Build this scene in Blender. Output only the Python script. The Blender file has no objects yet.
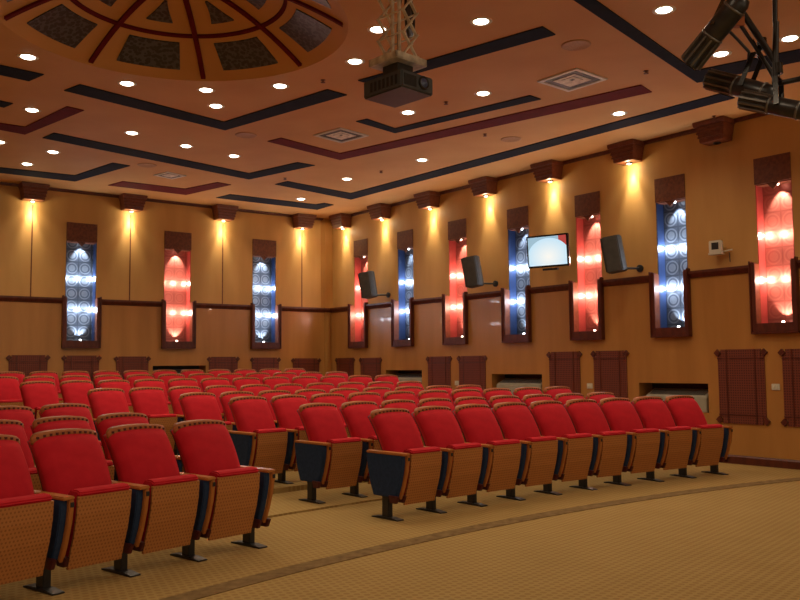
import bpy, bmesh, math, random
from mathutils import Vector, Matrix
random.seed(7)
PI = math.pi
sc = bpy.context.scene
COL = sc.collection

# ---------------------------------------------------------------- camera
F_PX, PITCH, ROLL, EYE = 845.1, 0.0763345, 0.0088616, 1.48
cp, sp, cr, sr = math.cos(PITCH), math.sin(PITCH), math.cos(ROLL), math.sin(ROLL)
A_ = Matrix(((1, 0, 0), (0, 0, 1), (0, -1, 0)))
M_ = Matrix(((1, 0, 0), (0, cp, -sp), (0, sp, cp))) @ A_ @ Matrix(((cr, -sr, 0), (sr, cr, 0), (0, 0, 1)))
cam_d = bpy.data.cameras.new('camera'); cam = bpy.data.objects.new('camera', cam_d); COL.objects.link(cam)
cam_d.sensor_width = 36; cam_d.lens = F_PX / 800 * 36; cam_d.clip_end = 200
B_ = Matrix((M_.col[0], -M_.col[1], -M_.col[2])).transposed().to_4x4()
B_.translation = Vector((0, 0, EYE)); cam.matrix_world = B_
sc.camera = cam
# ---------------------------------------------------------------- world and exposure
w = bpy.data.worlds.new('world'); sc.world = w; w.use_nodes = True
w.node_tree.nodes['Background'].inputs[0].default_value = (1.0, 0.80, 0.56, 1)
w.node_tree.nodes['Background'].inputs[1].default_value = 0.50
sc.view_settings.view_transform = 'Standard'; sc.view_settings.look = 'None'
sc.view_settings.gamma = 1; sc.view_settings.use_curve_mapping = False
sc.view_settings.exposure = 0.05
DOWN_W, WASH_W, NICHE_W = 62.0, 120.0, 14.0
LAMP_COL = (1.0, 0.80, 0.55)

def area(name, loc, rot, size, power, col):
    l = bpy.data.lights.new(name, 'AREA'); l.energy = power; l.color = col; l.shape = 'RECTANGLE'; l.size = size[0]; l.size_y = size[1]
    o = bpy.data.objects.new(name, l); COL.objects.link(o); o.location = loc; o.rotation_euler = rot; return o

# ---------------------------------------------------------------- room frame
def ray(x, y): return M_ @ Vector(((x - 400) / F_PX, (y - 300) / F_PX, 1))
def atz(x, y, z):                      # point of the horizontal plane at height z
    d = ray(x, y); return d * ((z - EYE) / d.z) + Vector((0, 0, EYE))
def far(x, y, Z):                      # point at forward distance Z
    d = ray(x, y); return d * (Z / d.y) + Vector((0, 0, EYE))
H = 5.08
CN = Vector((-1.6916, 20.7213, 0))
uR = Vector((-0.62546, 0.78026, 0)); uB = Vector((0.79978, 0.60029, 0))
class Frame:                           # x to the right seen from the room, y into the wall, z up
    def __init__(s, ux):
        s.ux = ux; s.uy = Vector((-ux.y, ux.x, 0)); s.rz = math.atan2(ux.y, ux.x)
    def p(s, x, y, z): return CN + s.ux * x + s.uy * y + Vector((0, 0, z))
    def at(s, px, py, off=0.0):        # pixel -> (x, z) on the plane y = -off
        d = ray(px, py); o = CN - s.uy * off - Vector((0, 0, EYE)); t = s.uy.dot(o) / s.uy.dot(d); P = d * t + Vector((0, 0, EYE))
        return (P - CN).dot(s.ux), P.z
FR, FB = Frame(-uR), Frame(uB)

# ---------------------------------------------------------------- mesh builder
class MB:
    def __init__(s): s.v = []; s.f = []; s.m = []; s.sm = []
    def add(s, vs, fs, mi=0, smooth=False, mat=None):
        n = len(s.v)
        s.v += [tuple(mat @ Vector(v)) if mat else tuple(v) for v in vs]
        s.f += [tuple(i + n for i in f) for f in fs]; s.m += [mi] * len(fs); s.sm += [smooth] * len(fs); return s
    def box(s, a, b, mi=0, mat=None):
        x0, y0, z0 = a; x1, y1, z1 = b
        vs = [(x0, y0, z0), (x1, y0, z0), (x1, y1, z0), (x0, y1, z0), (x0, y0, z1), (x1, y0, z1), (x1, y1, z1), (x0, y1, z1)]
        return s.add(vs, [(0, 3, 2, 1), (4, 5, 6, 7), (0, 1, 5, 4), (1, 2, 6, 5), (2, 3, 7, 6), (3, 0, 4, 7)], mi, False, mat)
    def prism(s, prof, x0, x1, mi=0, mat=None, axis='x'):   # prof: (y,z) list extruded along x ; axis z: (x,y) along z
        n = len(prof)
        if axis == 'x': vs = [(x0, a, b) for a, b in prof] + [(x1, a, b) for a, b in prof]
        elif axis == 'y': vs = [(a, x0, b) for a, b in prof] + [(a, x1, b) for a, b in prof]
        else: vs = [(a, b, x0) for a, b in prof] + [(a, b, x1) for a, b in prof]
        fs = [tuple(range(n - 1, -1, -1)), tuple(range(n, 2 * n))] + [(i, (i + 1) % n, n + (i + 1) % n, n + i) for i in range(n)]
        return s.add(vs, fs, mi, False, mat)
    def tube(s, p, q, r, mi=0, n=10, r2=None, caps=True):
        p, q = Vector(p), Vector(q); d = (q - p).normalized(); a = d.orthogonal().normalized(); b = d.cross(a); r2 = r if r2 is None else r2
        vs = []
        for P, rr in ((p, r), (q, r2)):
            for i in range(n):
                t = 2 * PI * i / n; vs.append(P + a * math.cos(t) * rr + b * math.sin(t) * rr)
        fs = [(i, (i + 1) % n, n + (i + 1) % n, n + i) for i in range(n)]
        s.add(vs, fs, mi, True)
        if caps: s.add(vs, [tuple(range(n - 1, -1, -1)), tuple(range(n, 2 * n))], mi)
        return s
    def bar(s, p, q, w, t, mi=0, up=(0, 0, 1)):
        p, q = Vector(p), Vector(q); d = (q - p).normalized(); a = d.cross(Vector(up)).normalized() * w / 2; b = a.cross(d).normalized() * t / 2
        vs = [P + sa * a + sb * b for P in (p, q) for sa, sb in ((-1, -1), (1, -1), (1, 1), (-1, 1))]
        return s.add(vs, [(0, 1, 2, 3), (7, 6, 5, 4), (0, 4, 5, 1), (1, 5, 6, 2), (2, 6, 7, 3), (3, 7, 4, 0)], mi)
    def lathe(s, prof, o=(0, 0, 0), ax=(0, 0, 1), n=20, mi=0, smooth=True):
        o = Vector(o); ax = Vector(ax).normalized(); a = ax.orthogonal().normalized(); b = ax.cross(a); vs = []
        for r, h in prof:
            for i in range(n):
                t = 2 * PI * i / n; vs.append(o + ax * h + (a * math.cos(t) + b * math.sin(t)) * r)
        fs = []
        for k in range(len(prof) - 1):
            for i in range(n): fs.append((k * n + i, k * n + (i + 1) % n, (k + 1) * n + (i + 1) % n, (k + 1) * n + i))
        return s.add(vs, fs, mi, smooth)
    def mesh(s, name, mats, bevel=0):
        me = bpy.data.meshes.new(name); me.from_pydata(s.v, [], s.f)
        for m in (mats if isinstance(mats, (list, tuple)) else [mats]): me.materials.append(m)
        for p, mi, sm in zip(me.polygons, s.m, s.sm): p.material_index = mi; p.use_smooth = sm
        bm = bmesh.new(); bm.from_mesh(me); bmesh.ops.recalc_face_normals(bm, faces=bm.faces)
        if bevel:
            bmesh.ops.remove_doubles(bm, verts=bm.verts, dist=1e-5)
            es = [e for e in bm.edges if len(e.link_faces) == 2 and e.calc_face_angle(0) > 0.5]
            bmesh.ops.bevel(bm, geom=es, offset=bevel, segments=2, affect='EDGES', clamp_overlap=True)
        bm.to_mesh(me); bm.free(); return me
    def build(s, name, mats, parent=None, loc=None, rz=0, bevel=0, **tags):
        o = bpy.data.objects.new(name, s.mesh(name, mats, bevel)); COL.objects.link(o)
        if loc is not None: o.location = loc
        o.rotation_euler.z = rz
        if parent: o.parent = parent
        for k, v in tags.items(): o[k] = v
        return o

def thing(name, label, cat, loc=(0, 0, 0), rz=0, group=None, rot=None):
    o = bpy.data.objects.new(name, None); COL.objects.link(o); o.location = loc; o.rotation_euler.z = rz
    o.empty_display_size = .1
    if rot: o.rotation_euler = rot
    o['label'] = label; o['category'] = cat
    if group: o['group'] = group
    return o
def dup(o, parent=None):
    c = o.copy(); COL.objects.link(c); c.parent = parent
    for ch in [k for k in bpy.data.objects if k.parent == o] if False else KIDS.get(o.name, []): dup(ch, c)
    return c
KIDS = {}
ORD = ['', 'first', 'second', 'third', 'fourth', 'fifth', 'sixth', 'seventh', 'eighth', 'ninth', 'tenth', 'eleventh', 'twelfth', 'thirteenth', 'fourteenth', 'fifteenth', 'sixteenth', 'seventeenth', 'eighteenth', 'nineteenth', 'twentieth']

# ---------------------------------------------------------------- materials
def mat(name, col, rough=.6, spec=.4, col2=None, scale=8, detail=3, bump=0, stretch=(1, 1, 1), metal=0, coat=0):
    m = bpy.data.materials.new(name); m.use_nodes = True; nt = m.node_tree; b = nt.nodes['Principled BSDF']
    b.inputs['Base Color'].default_value = (*col, 1); b.inputs['Roughness'].default_value = rough
    b.inputs['Specular IOR Level'].default_value = spec; b.inputs['Metallic'].default_value = metal
    b.inputs['Coat Weight'].default_value = coat
    if col2:
        tc = nt.nodes.new('ShaderNodeTexCoord'); mp = nt.nodes.new('ShaderNodeMapping'); mp.inputs['Scale'].default_value = stretch
        nz = nt.nodes.new('ShaderNodeTexNoise'); nz.inputs['Scale'].default_value = scale; nz.inputs['Detail'].default_value = detail
        rp = nt.nodes.new('ShaderNodeValToRGB'); rp.color_ramp.elements[0].color = (*col, 1); rp.color_ramp.elements[1].color = (*col2, 1)
        rp.color_ramp.elements[0].position = .35; rp.color_ramp.elements[1].position = .65
        L = nt.links.new; L(tc.outputs['Object'], mp.inputs[0]); L(mp.outputs[0], nz.inputs['Vector']); L(nz.outputs[0], rp.inputs[0]); L(rp.outputs[0], b.inputs['Base Color'])
        if bump:
            bp = nt.nodes.new('ShaderNodeBump'); bp.inputs['Strength'].default_value = bump; bp.inputs['Distance'].default_value = .01
            L(nz.outputs[0], bp.inputs['Height']); L(bp.outputs[0], b.inputs['Normal'])
    return m
def emis(name, col, st):
    m = bpy.data.materials.new(name); m.use_nodes = True; nt = m.node_tree; nt.nodes.clear()
    e = nt.nodes.new('ShaderNodeEmission'); e.inputs[0].default_value = (*col, 1); e.inputs[1].default_value = st
    o = nt.nodes.new('ShaderNodeOutputMaterial'); nt.links.new(e.outputs[0], o.inputs[0]); return m
class N:                                # tiny node helper
    def __init__(s, m): s.t = m.node_tree
    def n(s, typ, **k):
        x = s.t.nodes.new('ShaderNode' + typ)
        for a, b in k.items(): setattr(x, a, b)
        return x
    def math(s, op, a, b=None, c=None):
        x = s.n('Math', operation=op)
        for i, v in enumerate((a, b, c)):
            if v is None: continue
            if isinstance(v, (int, float)): x.inputs[i].default_value = v
            else: s.t.links.new(v, x.inputs[i])
        return x.outputs[0]
    def mix(s, f, a, b):
        x = s.n('Mix', data_type='RGBA')
        for i, v in ((0, f), (6, a), (7, b)):
            if isinstance(v, tuple): x.inputs[i].default_value = (*v, 1)
            elif isinstance(v, (int, float)): x.inputs[i].default_value = v
            else: s.t.links.new(v, x.inputs[i])
        return x.outputs[2]
    def xyz(s, scale=1):
        tc = s.n('TexCoord'); sx = s.n('SeparateXYZ'); s.t.links.new(tc.outputs['Object'], sx.inputs[0]); return tc, sx.outputs

M_UP = mat('maple_panel', (.56, .31, .10), .55, .3, (.50, .27, .082), 3, 4, stretch=(1, 1, .25))
M_LOW = mat('honey_wood', (.46, .215, .058), .3, .45, (.39, .175, .045), 4, 5, stretch=(1, 1, .12), coat=.1)
M_DARK = mat('mahogany', (.115, .022, .010), .38, .5, (.07, .013, .007), 14, 4, stretch=(1, 1, .3))
M_BOX = mat('capital_wood', (.20, .055, .022), .4, .5, (.14, .035, .014), 14, 4)
M_HEAD = mat('header_wood', (.17, .05, .018), .5, .4, (.11, .028, .012), 22, 4)
M_CEIL = mat('ceiling_panel', (.62, .345, .125), .7, .2, (.57, .305, .105), 1.2, 3)
M_NAVY = mat('navy_inlay', (.010, .013, .026), .85, .1, (.014, .018, .034), 6, 3)
M_WINE = mat('wine_inlay', (.14, .012, .016), .8, .1, (.115, .010, .013), 6, 3)
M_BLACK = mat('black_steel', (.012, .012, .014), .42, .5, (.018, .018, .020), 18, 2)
M_BLACKG = mat('black_gloss', (.012, .012, .012), .25, .5, (.02, .02, .02), 18, 2)
M_WHITE = mat('white_metal', (.88, .82, .68), .5, .4, (.55, .50, .40), 12, 2)
M_IVORY = mat('ivory_plastic', (.62, .58, .48), .45, .4, (.58, .54, .45), 9, 2)
M_GREY = mat('grey_plastic', (.065, .062, .056), .5, .4, (.05, .048, .044), 12, 2)
M_GREYD = mat('dark_grille', (.03, .03, .03), .6, .4, (.02, .02, .02), 30, 2)
M_RED = mat('red_velour', (.50, .013, .024), .85, .15, (.43, .010, .020), 9, 4, bump=.15)
M_RED.node_tree.nodes['Principled BSDF'].inputs['Sheen Weight'].default_value = .25
M_RED.node_tree.nodes['Principled BSDF'].inputs['Sheen Tint'].default_value = (1, .1, .1, 1)
M_BLUE = mat('blue_cloth', (.018, .038, .095), .85, .2, (.025, .048, .115), 30, 3, bump=.1)
M_ARM = mat('arm_veneer', (.50, .19, .045), .38, .45, (.42, .15, .034), 10, 5, stretch=(1, 1, .2))
M_MAR = mat('maroon_plastic', (.08, .012, .012), .5, .4, (.06, .01, .01), 12, 2)
M_RIM = mat('rim_wood', (.40, .125, .034), .5, .3, (.33, .095, .026), 12, 4)
M_STUD = mat('rim_stud', (.10, .016, .012), .5, .4, (.08, .012, .01), 12, 2)
M_LAMP = emis('lamp_glow', (1, .90, .72), 14)
M_LAMPW = emis('white_lamp_glow', (.85, .92, 1), 10)
M_LAMPR = emis('warm_lamp_glow', (1, .72, .55), 10)

# perforated veneer on the seat undersides
M_PAN = mat('perforated_veneer', (.50, .20, .05), .42, .4)
g = N(M_PAN); tc, o = g.xyz(); b = M_PAN.node_tree.nodes['Principled BSDF']
def dots(g, u, v, pitch, r):
    k = 1 / pitch
    iu = g.math('MULTIPLY', u, k); iv = g.math('MULTIPLY', v, k)
    row = g.math('FLOOR', iv); off = g.math('MULTIPLY', g.math('MODULO', g.math('ADD', row, 100), 2), .5)
    fu = g.math('SUBTRACT', g.math('FRACT', g.math('ADD', iu, off)), .5); fv = g.math('SUBTRACT', g.math('FRACT', iv), .5)
    d = g.math('SQRT', g.math('ADD', g.math('MULTIPLY', fu, fu), g.math('MULTIPLY', fv, fv)))
    return g.math('LESS_THAN', d, r)
dd = dots(g, o[0], o[2], .026, .27)
nz = g.n('TexNoise'); nz.inputs['Scale'].default_value = 9; g.t.links.new(tc.outputs['Object'], nz.inputs['Vector'])
base = g.mix(nz.outputs[0], (.52, .215, .065), (.45, .18, .052))
g.t.links.new(g.mix(g.math('MULTIPLY', dd, .55), base, (.16, .05, .014)), b.inputs['Base Color'])

# carpet: small diagonal check
M_CARPET = mat('check_carpet', (.4, .27, .1), .95, .1)
g = N(M_CARPET); tc, o = g.xyz(); b = M_CARPET.node_tree.nodes['Principled BSDF']
s1 = g.math('ADD', g.math('MULTIPLY', o[0], .64), g.math('MULTIPLY', o[1], .77)); s2 = g.math('SUBTRACT', g.math('MULTIPLY', o[0], .77), g.math('MULTIPLY', o[1], .64))
dd = dots(g, s1, s2, .062, .36)
nz = g.n('TexNoise'); nz.inputs['Scale'].default_value = 2.2; nz.inputs['Detail'].default_value = 6; g.t.links.new(tc.outputs['Object'], nz.inputs['Vector'])
base = g.mix(nz.outputs[0], (.43, .295, .11), (.34, .225, .08))
g.t.links.new(g.mix(g.math('MULTIPLY', dd, .55), base, (.26, .15, .05)), b.inputs['Base Color'])
M_CDARK = mat('dark_carpet_band', (.24, .155, .065), .95, .1, (.16, .10, .042), 12, 4)

def ring_mat(name, c0, c1, cline, rough=.42, metal=.5):
    m = mat(name, c0, rough, .6, metal=metal); g = N(m); tc, o = g.xyz(); b = m.node_tree.nodes['Principled BSDF']
    P = .26
    fu = g.math('SUBTRACT', g.math('FRACT', g.math('ADD', g.math('DIVIDE', o[0], P), .0)), .5)
    fv = g.math('SUBTRACT', g.math('FRACT', g.math('DIVIDE', o[2], P)), .5)
    d = g.math('SQRT', g.math('ADD', g.math('MULTIPLY', fu, fu), g.math('MULTIPLY', fv, fv)))
    disc = g.math('LESS_THAN', d, .44); ring = g.math('LESS_THAN', g.math('ABSOLUTE', g.math('SUBTRACT', d, .30)), .05)
    line = g.math('GREATER_THAN', g.math('MAXIMUM', g.math('ABSOLUTE', fu), g.math('ABSOLUTE', fv)), .455)
    nz = g.n('TexNoise'); nz.inputs['Scale'].default_value = 30; g.t.links.new(tc.outputs['Object'], nz.inputs['Vector'])
    a = g.mix(disc, c0, c1); a = g.mix(ring, a, c0); a = g.mix(line, a, cline); a = g.mix(g.math('MULTIPLY', nz.outputs[0], .5), a, c0)
    g.t.links.new(a, b.inputs['Base Color']); return m
M_NB = ring_mat('silver_blue_tiles', (.075, .095, .13), (.22, .26, .31), (.04, .05, .07))
M_NR = ring_mat('copper_rose_tiles', (.34, .085, .065), (.42, .12, .09), (.26, .06, .045), metal=.3)
M_NBS = mat('deep_blue_side', (.016, .03, .085), .35, .5, (.02, .038, .10), 8, 2)
M_NRS = mat('deep_red_side', (.34, .05, .042), .35, .5, (.29, .04, .034), 8, 2)

# lattice panel : square weave of dark red wood
M_LAT = mat('lattice_wood', (.13, .025, .014), .5, .4)
g = N(M_LAT); tc, o = g.xyz(); b = M_LAT.node_tree.nodes['Principled BSDF']
fu = g.math('ABSOLUTE', g.math('SUBTRACT', g.math('FRACT', g.math('MULTIPLY', o[0], 28)), .5)); fv = g.math('ABSOLUTE', g.math('SUBTRACT', g.math('FRACT', g.math('MULTIPLY', o[2], 28)), .5))
g.t.links.new(g.mix(g.math('LESS_THAN', g.math('MAXIMUM', fu, fv), .3), (.18, .04, .02), (.08, .016, .01)), b.inputs['Base Color'])

# dome mosaics
M_MOS = mat('dark_mosaic', (.02, .025, .028), .4, .5)
g = N(M_MOS); tc, o = g.xyz(); b = M_MOS.node_tree.nodes['Principled BSDF']
vo = g.n('TexVoronoi'); vo.inputs['Scale'].default_value = 22; g.t.links.new(tc.outputs['Object'], vo.inputs['Vector'])
g.t.links.new(g.mix(g.math('GREATER_THAN', vo.outputs['Distance'], .55), (.018, .032, .036), (.065, .09, .105)), b.inputs['Base Color'])

# ---------------------------------------------------------------- floor : flat stage apron then low curved terraces
OC = Vector((13.6, -6.3, 0))
ROWS = [20.04, 21.28, 22.40, 23.60, 24.90, 26.60, 28.10, 29.60]
ELEV = [0, .02, .08, .105, .16, .25, .315, .385]
BX, RX = 17.0, 23.0                     # room extents
c0 = CN; c1 = CN - uR * RX; c2 = c1 - uB * BX; c3 = CN - uB * BX
m = MB(); m.add([c0, c1, c2, c3] + [p - Vector((0, 0, .25)) for p in (c0, c1, c2, c3)], [(0, 1, 2, 3), (7, 6, 5, 4), (0, 4, 5, 1), (1, 5, 6, 2), (2, 6, 7, 3), (3, 7, 4, 0)])
floor = m.build('floor', M_CARPET, kind='structure')
def ringmesh(r0, r1, z0, z1, a0=math.radians(108), a1=math.radians(170), n=120, cut=True):
    bm = bmesh.new(); vs = []
    for i in range(n + 1):
        a = a0 + (a1 - a0) * i / n; c, s_ = math.cos(a), math.sin(a)
        vs.append([bm.verts.new((OC.x + c * r, OC.y + s_ * r, z)) for r, z in ((r0, z0), (r0, z1), (r1, z1), (r1, z0))])
    for i in range(n):
        for k in range(4): bm.faces.new((vs[i][k], vs[i + 1][k], vs[i + 1][(k + 1) % 4], vs[i][(k + 1) % 4]))
    bm.faces.new(vs[0]); bm.faces.new(vs[-1])
    if cut:
        for fr in (FR, FB):
            bmesh.ops.bisect_plane(bm, geom=bm.verts[:] + bm.edges[:] + bm.faces[:], plane_co=fr.p(0, -.02, 0), plane_no=fr.uy, clear_outer=True)
        bmesh.ops.bisect_plane(bm, geom=bm.verts[:] + bm.edges[:] + bm.faces[:], plane_co=c3, plane_no=-uB, clear_outer=True)
        bmesh.ops.bisect_plane(bm, geom=bm.verts[:] + bm.edges[:] + bm.faces[:], plane_co=c1, plane_no=-uR, clear_outer=True)
    bmesh.ops.recalc_face_normals(bm, faces=bm.faces); me = bpy.data.meshes.new('ring'); bm.to_mesh(me); bm.free(); return me
for k in range(1, 8):
    r0 = ROWS[k] - .36; r1 = ROWS[k + 1] - .36 if k < 7 else 35
    me = ringmesh(r0, r1, -.1, ELEV[k]); me.materials.append(M_CARPET)
    o = bpy.data.objects.new('seating_terrace', me); COL.objects.link(o); o.parent = floor; o['kind'] = 'structure'
for r0, r1, z in ((19.02, 19.20, .006), (20.93, 21.0, .019)):
    me = ringmesh(r0, r1, -.02, z); me.materials.append(M_CDARK)
    o = bpy.data.objects.new('carpet_band', me); COL.objects.link(o); o.parent = floor; o['kind'] = 'structure'

# ---------------------------------------------------------------- walls with openings
def holes_wall(m, x0, x1, z0, z1, yf, yb, holes, mi=0):
    xs = sorted({x0, x1, *[v for h in holes for v in h[:2] if x0 < v < x1]}); zs = sorted({z0, z1, *[v for h in holes for v in h[2:] if z0 < v < z1]})
    for i in range(len(xs) - 1):
        run = None
        for j in range(len(zs) - 1):
            cx, cz = (xs[i] + xs[i + 1]) / 2, (zs[j] + zs[j + 1]) / 2
            open_ = any(h[0] < cx < h[1] and h[2] < cz < h[3] for h in holes)
            if open_:
                if run is not None: m.box((xs[i], yf, run), (xs[i + 1], yb, zs[j]), mi); run = None
            elif run is None: run = zs[j]
        if run is not None: m.box((xs[i], yf, run), (xs[i + 1], yb, zs[-1]), mi)
RAIL = 2.80
NZ0, NZ1, HZ1 = 2.02, 4.04, 4.42        # niche opening, header top
R_WIN = [(s, 'red' if i % 2 == 0 else 'blue') for i, s in enumerate((1.25, 2.91, 4.60, 6.29, 7.94, 9.58, 11.26, 12.93, 14.6))]
L_WIN = [(-6.0, 'blue'), (-3.95, 'red'), (-1.84, 'blue'), (-8.05, 'red')]
NW = {'R': .27, 'B': .305}
AC_R = [(2.25, 3.50, .98, 1.36), (5.58, 6.86, .88, 1.285), (8.93, 10.16, .72, 1.155)]
AC_B = [(-4.50, -3.30, 1.10, 1.50)]
def wall(fr, name, x0, x1, wins, acs, hw):
    hu = [(s - hw, s + hw, NZ0, NZ1) for s, _ in wins]
    m = MB(); holes_wall(m, x0, x1, RAIL, H + .05, 0, .36, hu)
    wl = m.build(name, M_UP, loc=CN, rz=fr.rz, kind='structure')
    m = MB(); holes_wall(m, x0, x1, -.05, RAIL, -.06, .36, hu + [(a, b, c, d) for a, b, c, d in acs])
    m.build('wainscot', M_LOW, wl, kind='structure')
    m = MB(); m.box((x0, .36, -.05), (x1, .42, H + .05)); m.build('wall_core', M_DARK, wl, kind='structure')
    # chair rail in lengths between the niche frames
    m = MB(); edges = [x0] + sorted(v for s, _ in wins for v in (s - hw - .075, s + hw + .075)) + [x1]
    for a, b in zip(edges[::2], edges[1::2]):
        if b > a: m.prism([(-.06, 2.76), (-.085, 2.77), (-.10, 2.80), (-.12, 2.83), (-.12, 2.87), (0, 2.87), (0, 2.76)], a, b)
    m.build('chair_rail', M_DARK, wl, kind='structure')
    m = MB(); m.prism([(-.045, H - .035), (-.02, H - .055), (0, H - .055), (0, H), (-.05, H)], x0, x1)
    m.build('crown_moulding', M_DARK, wl, kind='structure')
    m = MB(); m.prism([(-.06, 0), (-.09, 0), (-.09, .10), (-.075, .125), (-.06, .125)], x0, x1); o = m.build('baseboard_' + name[5:], M_DARK, loc=CN, rz=fr.rz, kind='structure')
    return wl
wR = wall(FR, 'wall_right', .06, RX, R_WIN, AC_R, NW['R'])
wB = wall(FB, 'wall_back', -BX, .0, L_WIN, AC_B, NW['B'])
# corner post
m = MB(); m.prism([(-.30, -.0), (-.22, -.075), (.0, -.075), (.0, .0)], 0, H, axis='z'); m.build('trim_1', M_LOW, loc=CN, rz=FB.rz, kind='structure')
# seams below the lamps on the back wall
m = MB()
for s in (-.83, -2.89, -5.0, -6.96, -9.0): m.box((s - .012, -.004, 2.87), (s + .012, .01, 4.7))
o = m.build('wall_seam', M_HEAD, wB, kind='structure')
# plain side wall of the house, out of view
m = MB(); m.box((0, 0, -.05), (RX, .3, H + .05)); o = m.build('wall_left', M_UP, loc=c3, rz=math.atan2(-uR.y, -uR.x), kind='structure')

# ---------------------------------------------------------------- ceiling with dome opening
DC = Vector((-2.33, 8.65, 0)); DR = 1.81; DA = .545
bm = bmesh.new(); nd = 96
circ = [bm.verts.new((DC.x + DR * math.cos(2 * PI * i / nd), DC.y + DR * math.sin(2 * PI * i / nd), H)) for i in range(nd)]
outer = [bm.verts.new((p.x, p.y, H)) for p in (c0, c1, c2, c3)]
es = [bm.edges.new((circ[i], circ[(i + 1) % nd])) for i in range(nd)] + [bm.edges.new((outer[i], outer[(i + 1) % 4])) for i in range(4)]
bmesh.ops.triangle_fill(bm, edges=es, use_beauty=True)
me = bpy.data.meshes.new('ceiling'); bm.to_mesh(me); bm.free(); me.materials.append(M_CEIL)
ceil = bpy.data.objects.new('ceiling', me); COL.objects.link(ceil); ceil['kind'] = 'structure'
def dz(r): return H + DA * max(0, 1 - (r / DR) ** 2)
def dpt(r, a, off=0): return (DC.x + r * math.cos(a), DC.y + r * math.sin(a), dz(r) - off)
m = MB(); nr, na = 14, 96
vs = [dpt(DR * k / nr, 2 * PI * i / na) for k in range(1, nr + 1) for i in range(na)] + [dpt(0, 0)]
fs = [(k * na + i, k * na + (i + 1) % na, (k + 1) * na + (i + 1) % na, (k + 1) * na + i) for k in range(nr - 1) for i in range(na)] + [(len(vs) - 1, i, (i + 1) % na) for i in range(na)]
m.add(vs, fs, 0, True); m.build('dome', M_CEIL, ceil, kind='structure')
def patch(m, fn, nu, nv, th=.014):
    """solid patch on the dome: fn(u,v)->(r,a)"""
    top = [dpt(*fn(i / nu, j / nv), -.005) for j in range(nv + 1) for i in range(nu + 1)]; bot = [dpt(*fn(i / nu, j / nv), th) for j in range(nv + 1) for i in range(nu + 1)]
    n = len(top); W = nu + 1; fs = []
    for j in range(nv):
        for i in range(nu):
            a = j * W + i; fs.append((a, a + 1, a + W + 1, a + W)); fs.append((n + a, n + a + W, n + a + W + 1, n + a + 1))
    for i in range(nu): fs.append((i, i + 1, n + i + 1, n + i)); a = nv * W + i; fs.append((a, n + a, n + a + 1, a + 1))
    for j in range(nv): a = j * W; fs.append((a, n + a, n + a + W, a + W)); a = j * W + nu; fs.append((a, a + W, n + a + W, n + a))
    m.add(top + bot, fs)
RIB0 = math.radians(4)
for k in range(8):
    a = RIB0 + k * PI / 4
    m = MB(); patch(m, lambda u, v, a=a: ((lambda r: (r, a + (u - .5) * .058 / r))(.3 + v * (DR - .36))), 2, 16, .03); m.build('dome_rib', M_WINE, ceil, kind='structure')
    am = a + PI / 8
    m = MB(); patch(m, lambda u, v, am=am: (1.26 + .39 * v, am + (u - .5) * 2 * math.radians(13.2)), 10, 5); m.build('dome_mosaic', M_MOS, ceil, kind='structure')
    m = MB(); patch(m, lambda u, v, am=am: (.58 + .37 * v, am + (u - .5) * 2 * math.radians(1.5 + 7.5 * v)), 6, 5); m.build('dome_mosaic', M_MOS, ceil, kind='structure')
m = MB(); patch(m, lambda u, v: (1.12 + .038 * v, 2 * PI * u), 96, 1, .025); m.build('dome_ring', M_WINE, ceil, kind='structure')
# inlaid bands of the ceiling
STR = [('N', [(64, 90), (80, 84), (224, 121.5), (327.5, 89), (347, 94.5), (225, 129.7)]),
       ('N', [(42.5, 137.5), (54, 132.5), (249, 173), (297.5, 162), (315, 165), (249, 179)]),
       ('N', [(-60, 52), (0, 64.5), (44, 74), (29, 80.5), (-60, 61)]),
       ('N', [(-20, 96), (13, 103), (4, 107), (-20, 101)]),
       ('W', [(-20, 119.5), (25, 126.5), (67, 106), (84, 110), (25, 134), (-20, 125.5)]),
       ('N', [(-30, 164), (75, 175), (112.5, 162.5), (130, 165.5), (75, 181), (-30, 169)]),
       ('W', [(108, 185), (122.5, 181), (185, 188.5), (217.5, 182), (231, 184.5), (186, 194.5)]),
       ('N', [(216, 197.5), (230, 194), (315.6, 204.2), (324, 202.8), (333.5, 204.6), (317.3, 209.4)]),
       ('N', [(275, 184), (287.5, 181), (350.7, 193), (720, 93.2), (735, 97.4), (351, 199.2)]),
       ('W', [(267.5, 141), (281, 137.5), (340, 153), (641, 84.5), (652, 91.5), (340, 159.5)]),
       ('N', [(358, 80), (378, 74.2), (542.5, 26), (555.5, 34), (374, 84.5)]),
       ('N', [(356, 121), (367, 118.6), (395, 128), (530, 95), (541, 98.7), (395, 132.6)]),
       ('N', [(536, -26), (560, -26), (695, 70), (830, 42.5), (830, 54.5), (697, 82)])]
for k, (c, pts) in enumerate(STR):
    P = [atz(x, y, H) for x, y in pts]; m = MB(); m.prism([(p.x, p.y) for p in P], H - .012, H + .02, axis='z')
    m.build('trim_%d' % (k + 2), M_NAVY if c == 'N' else M_WINE, kind='structure')

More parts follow.
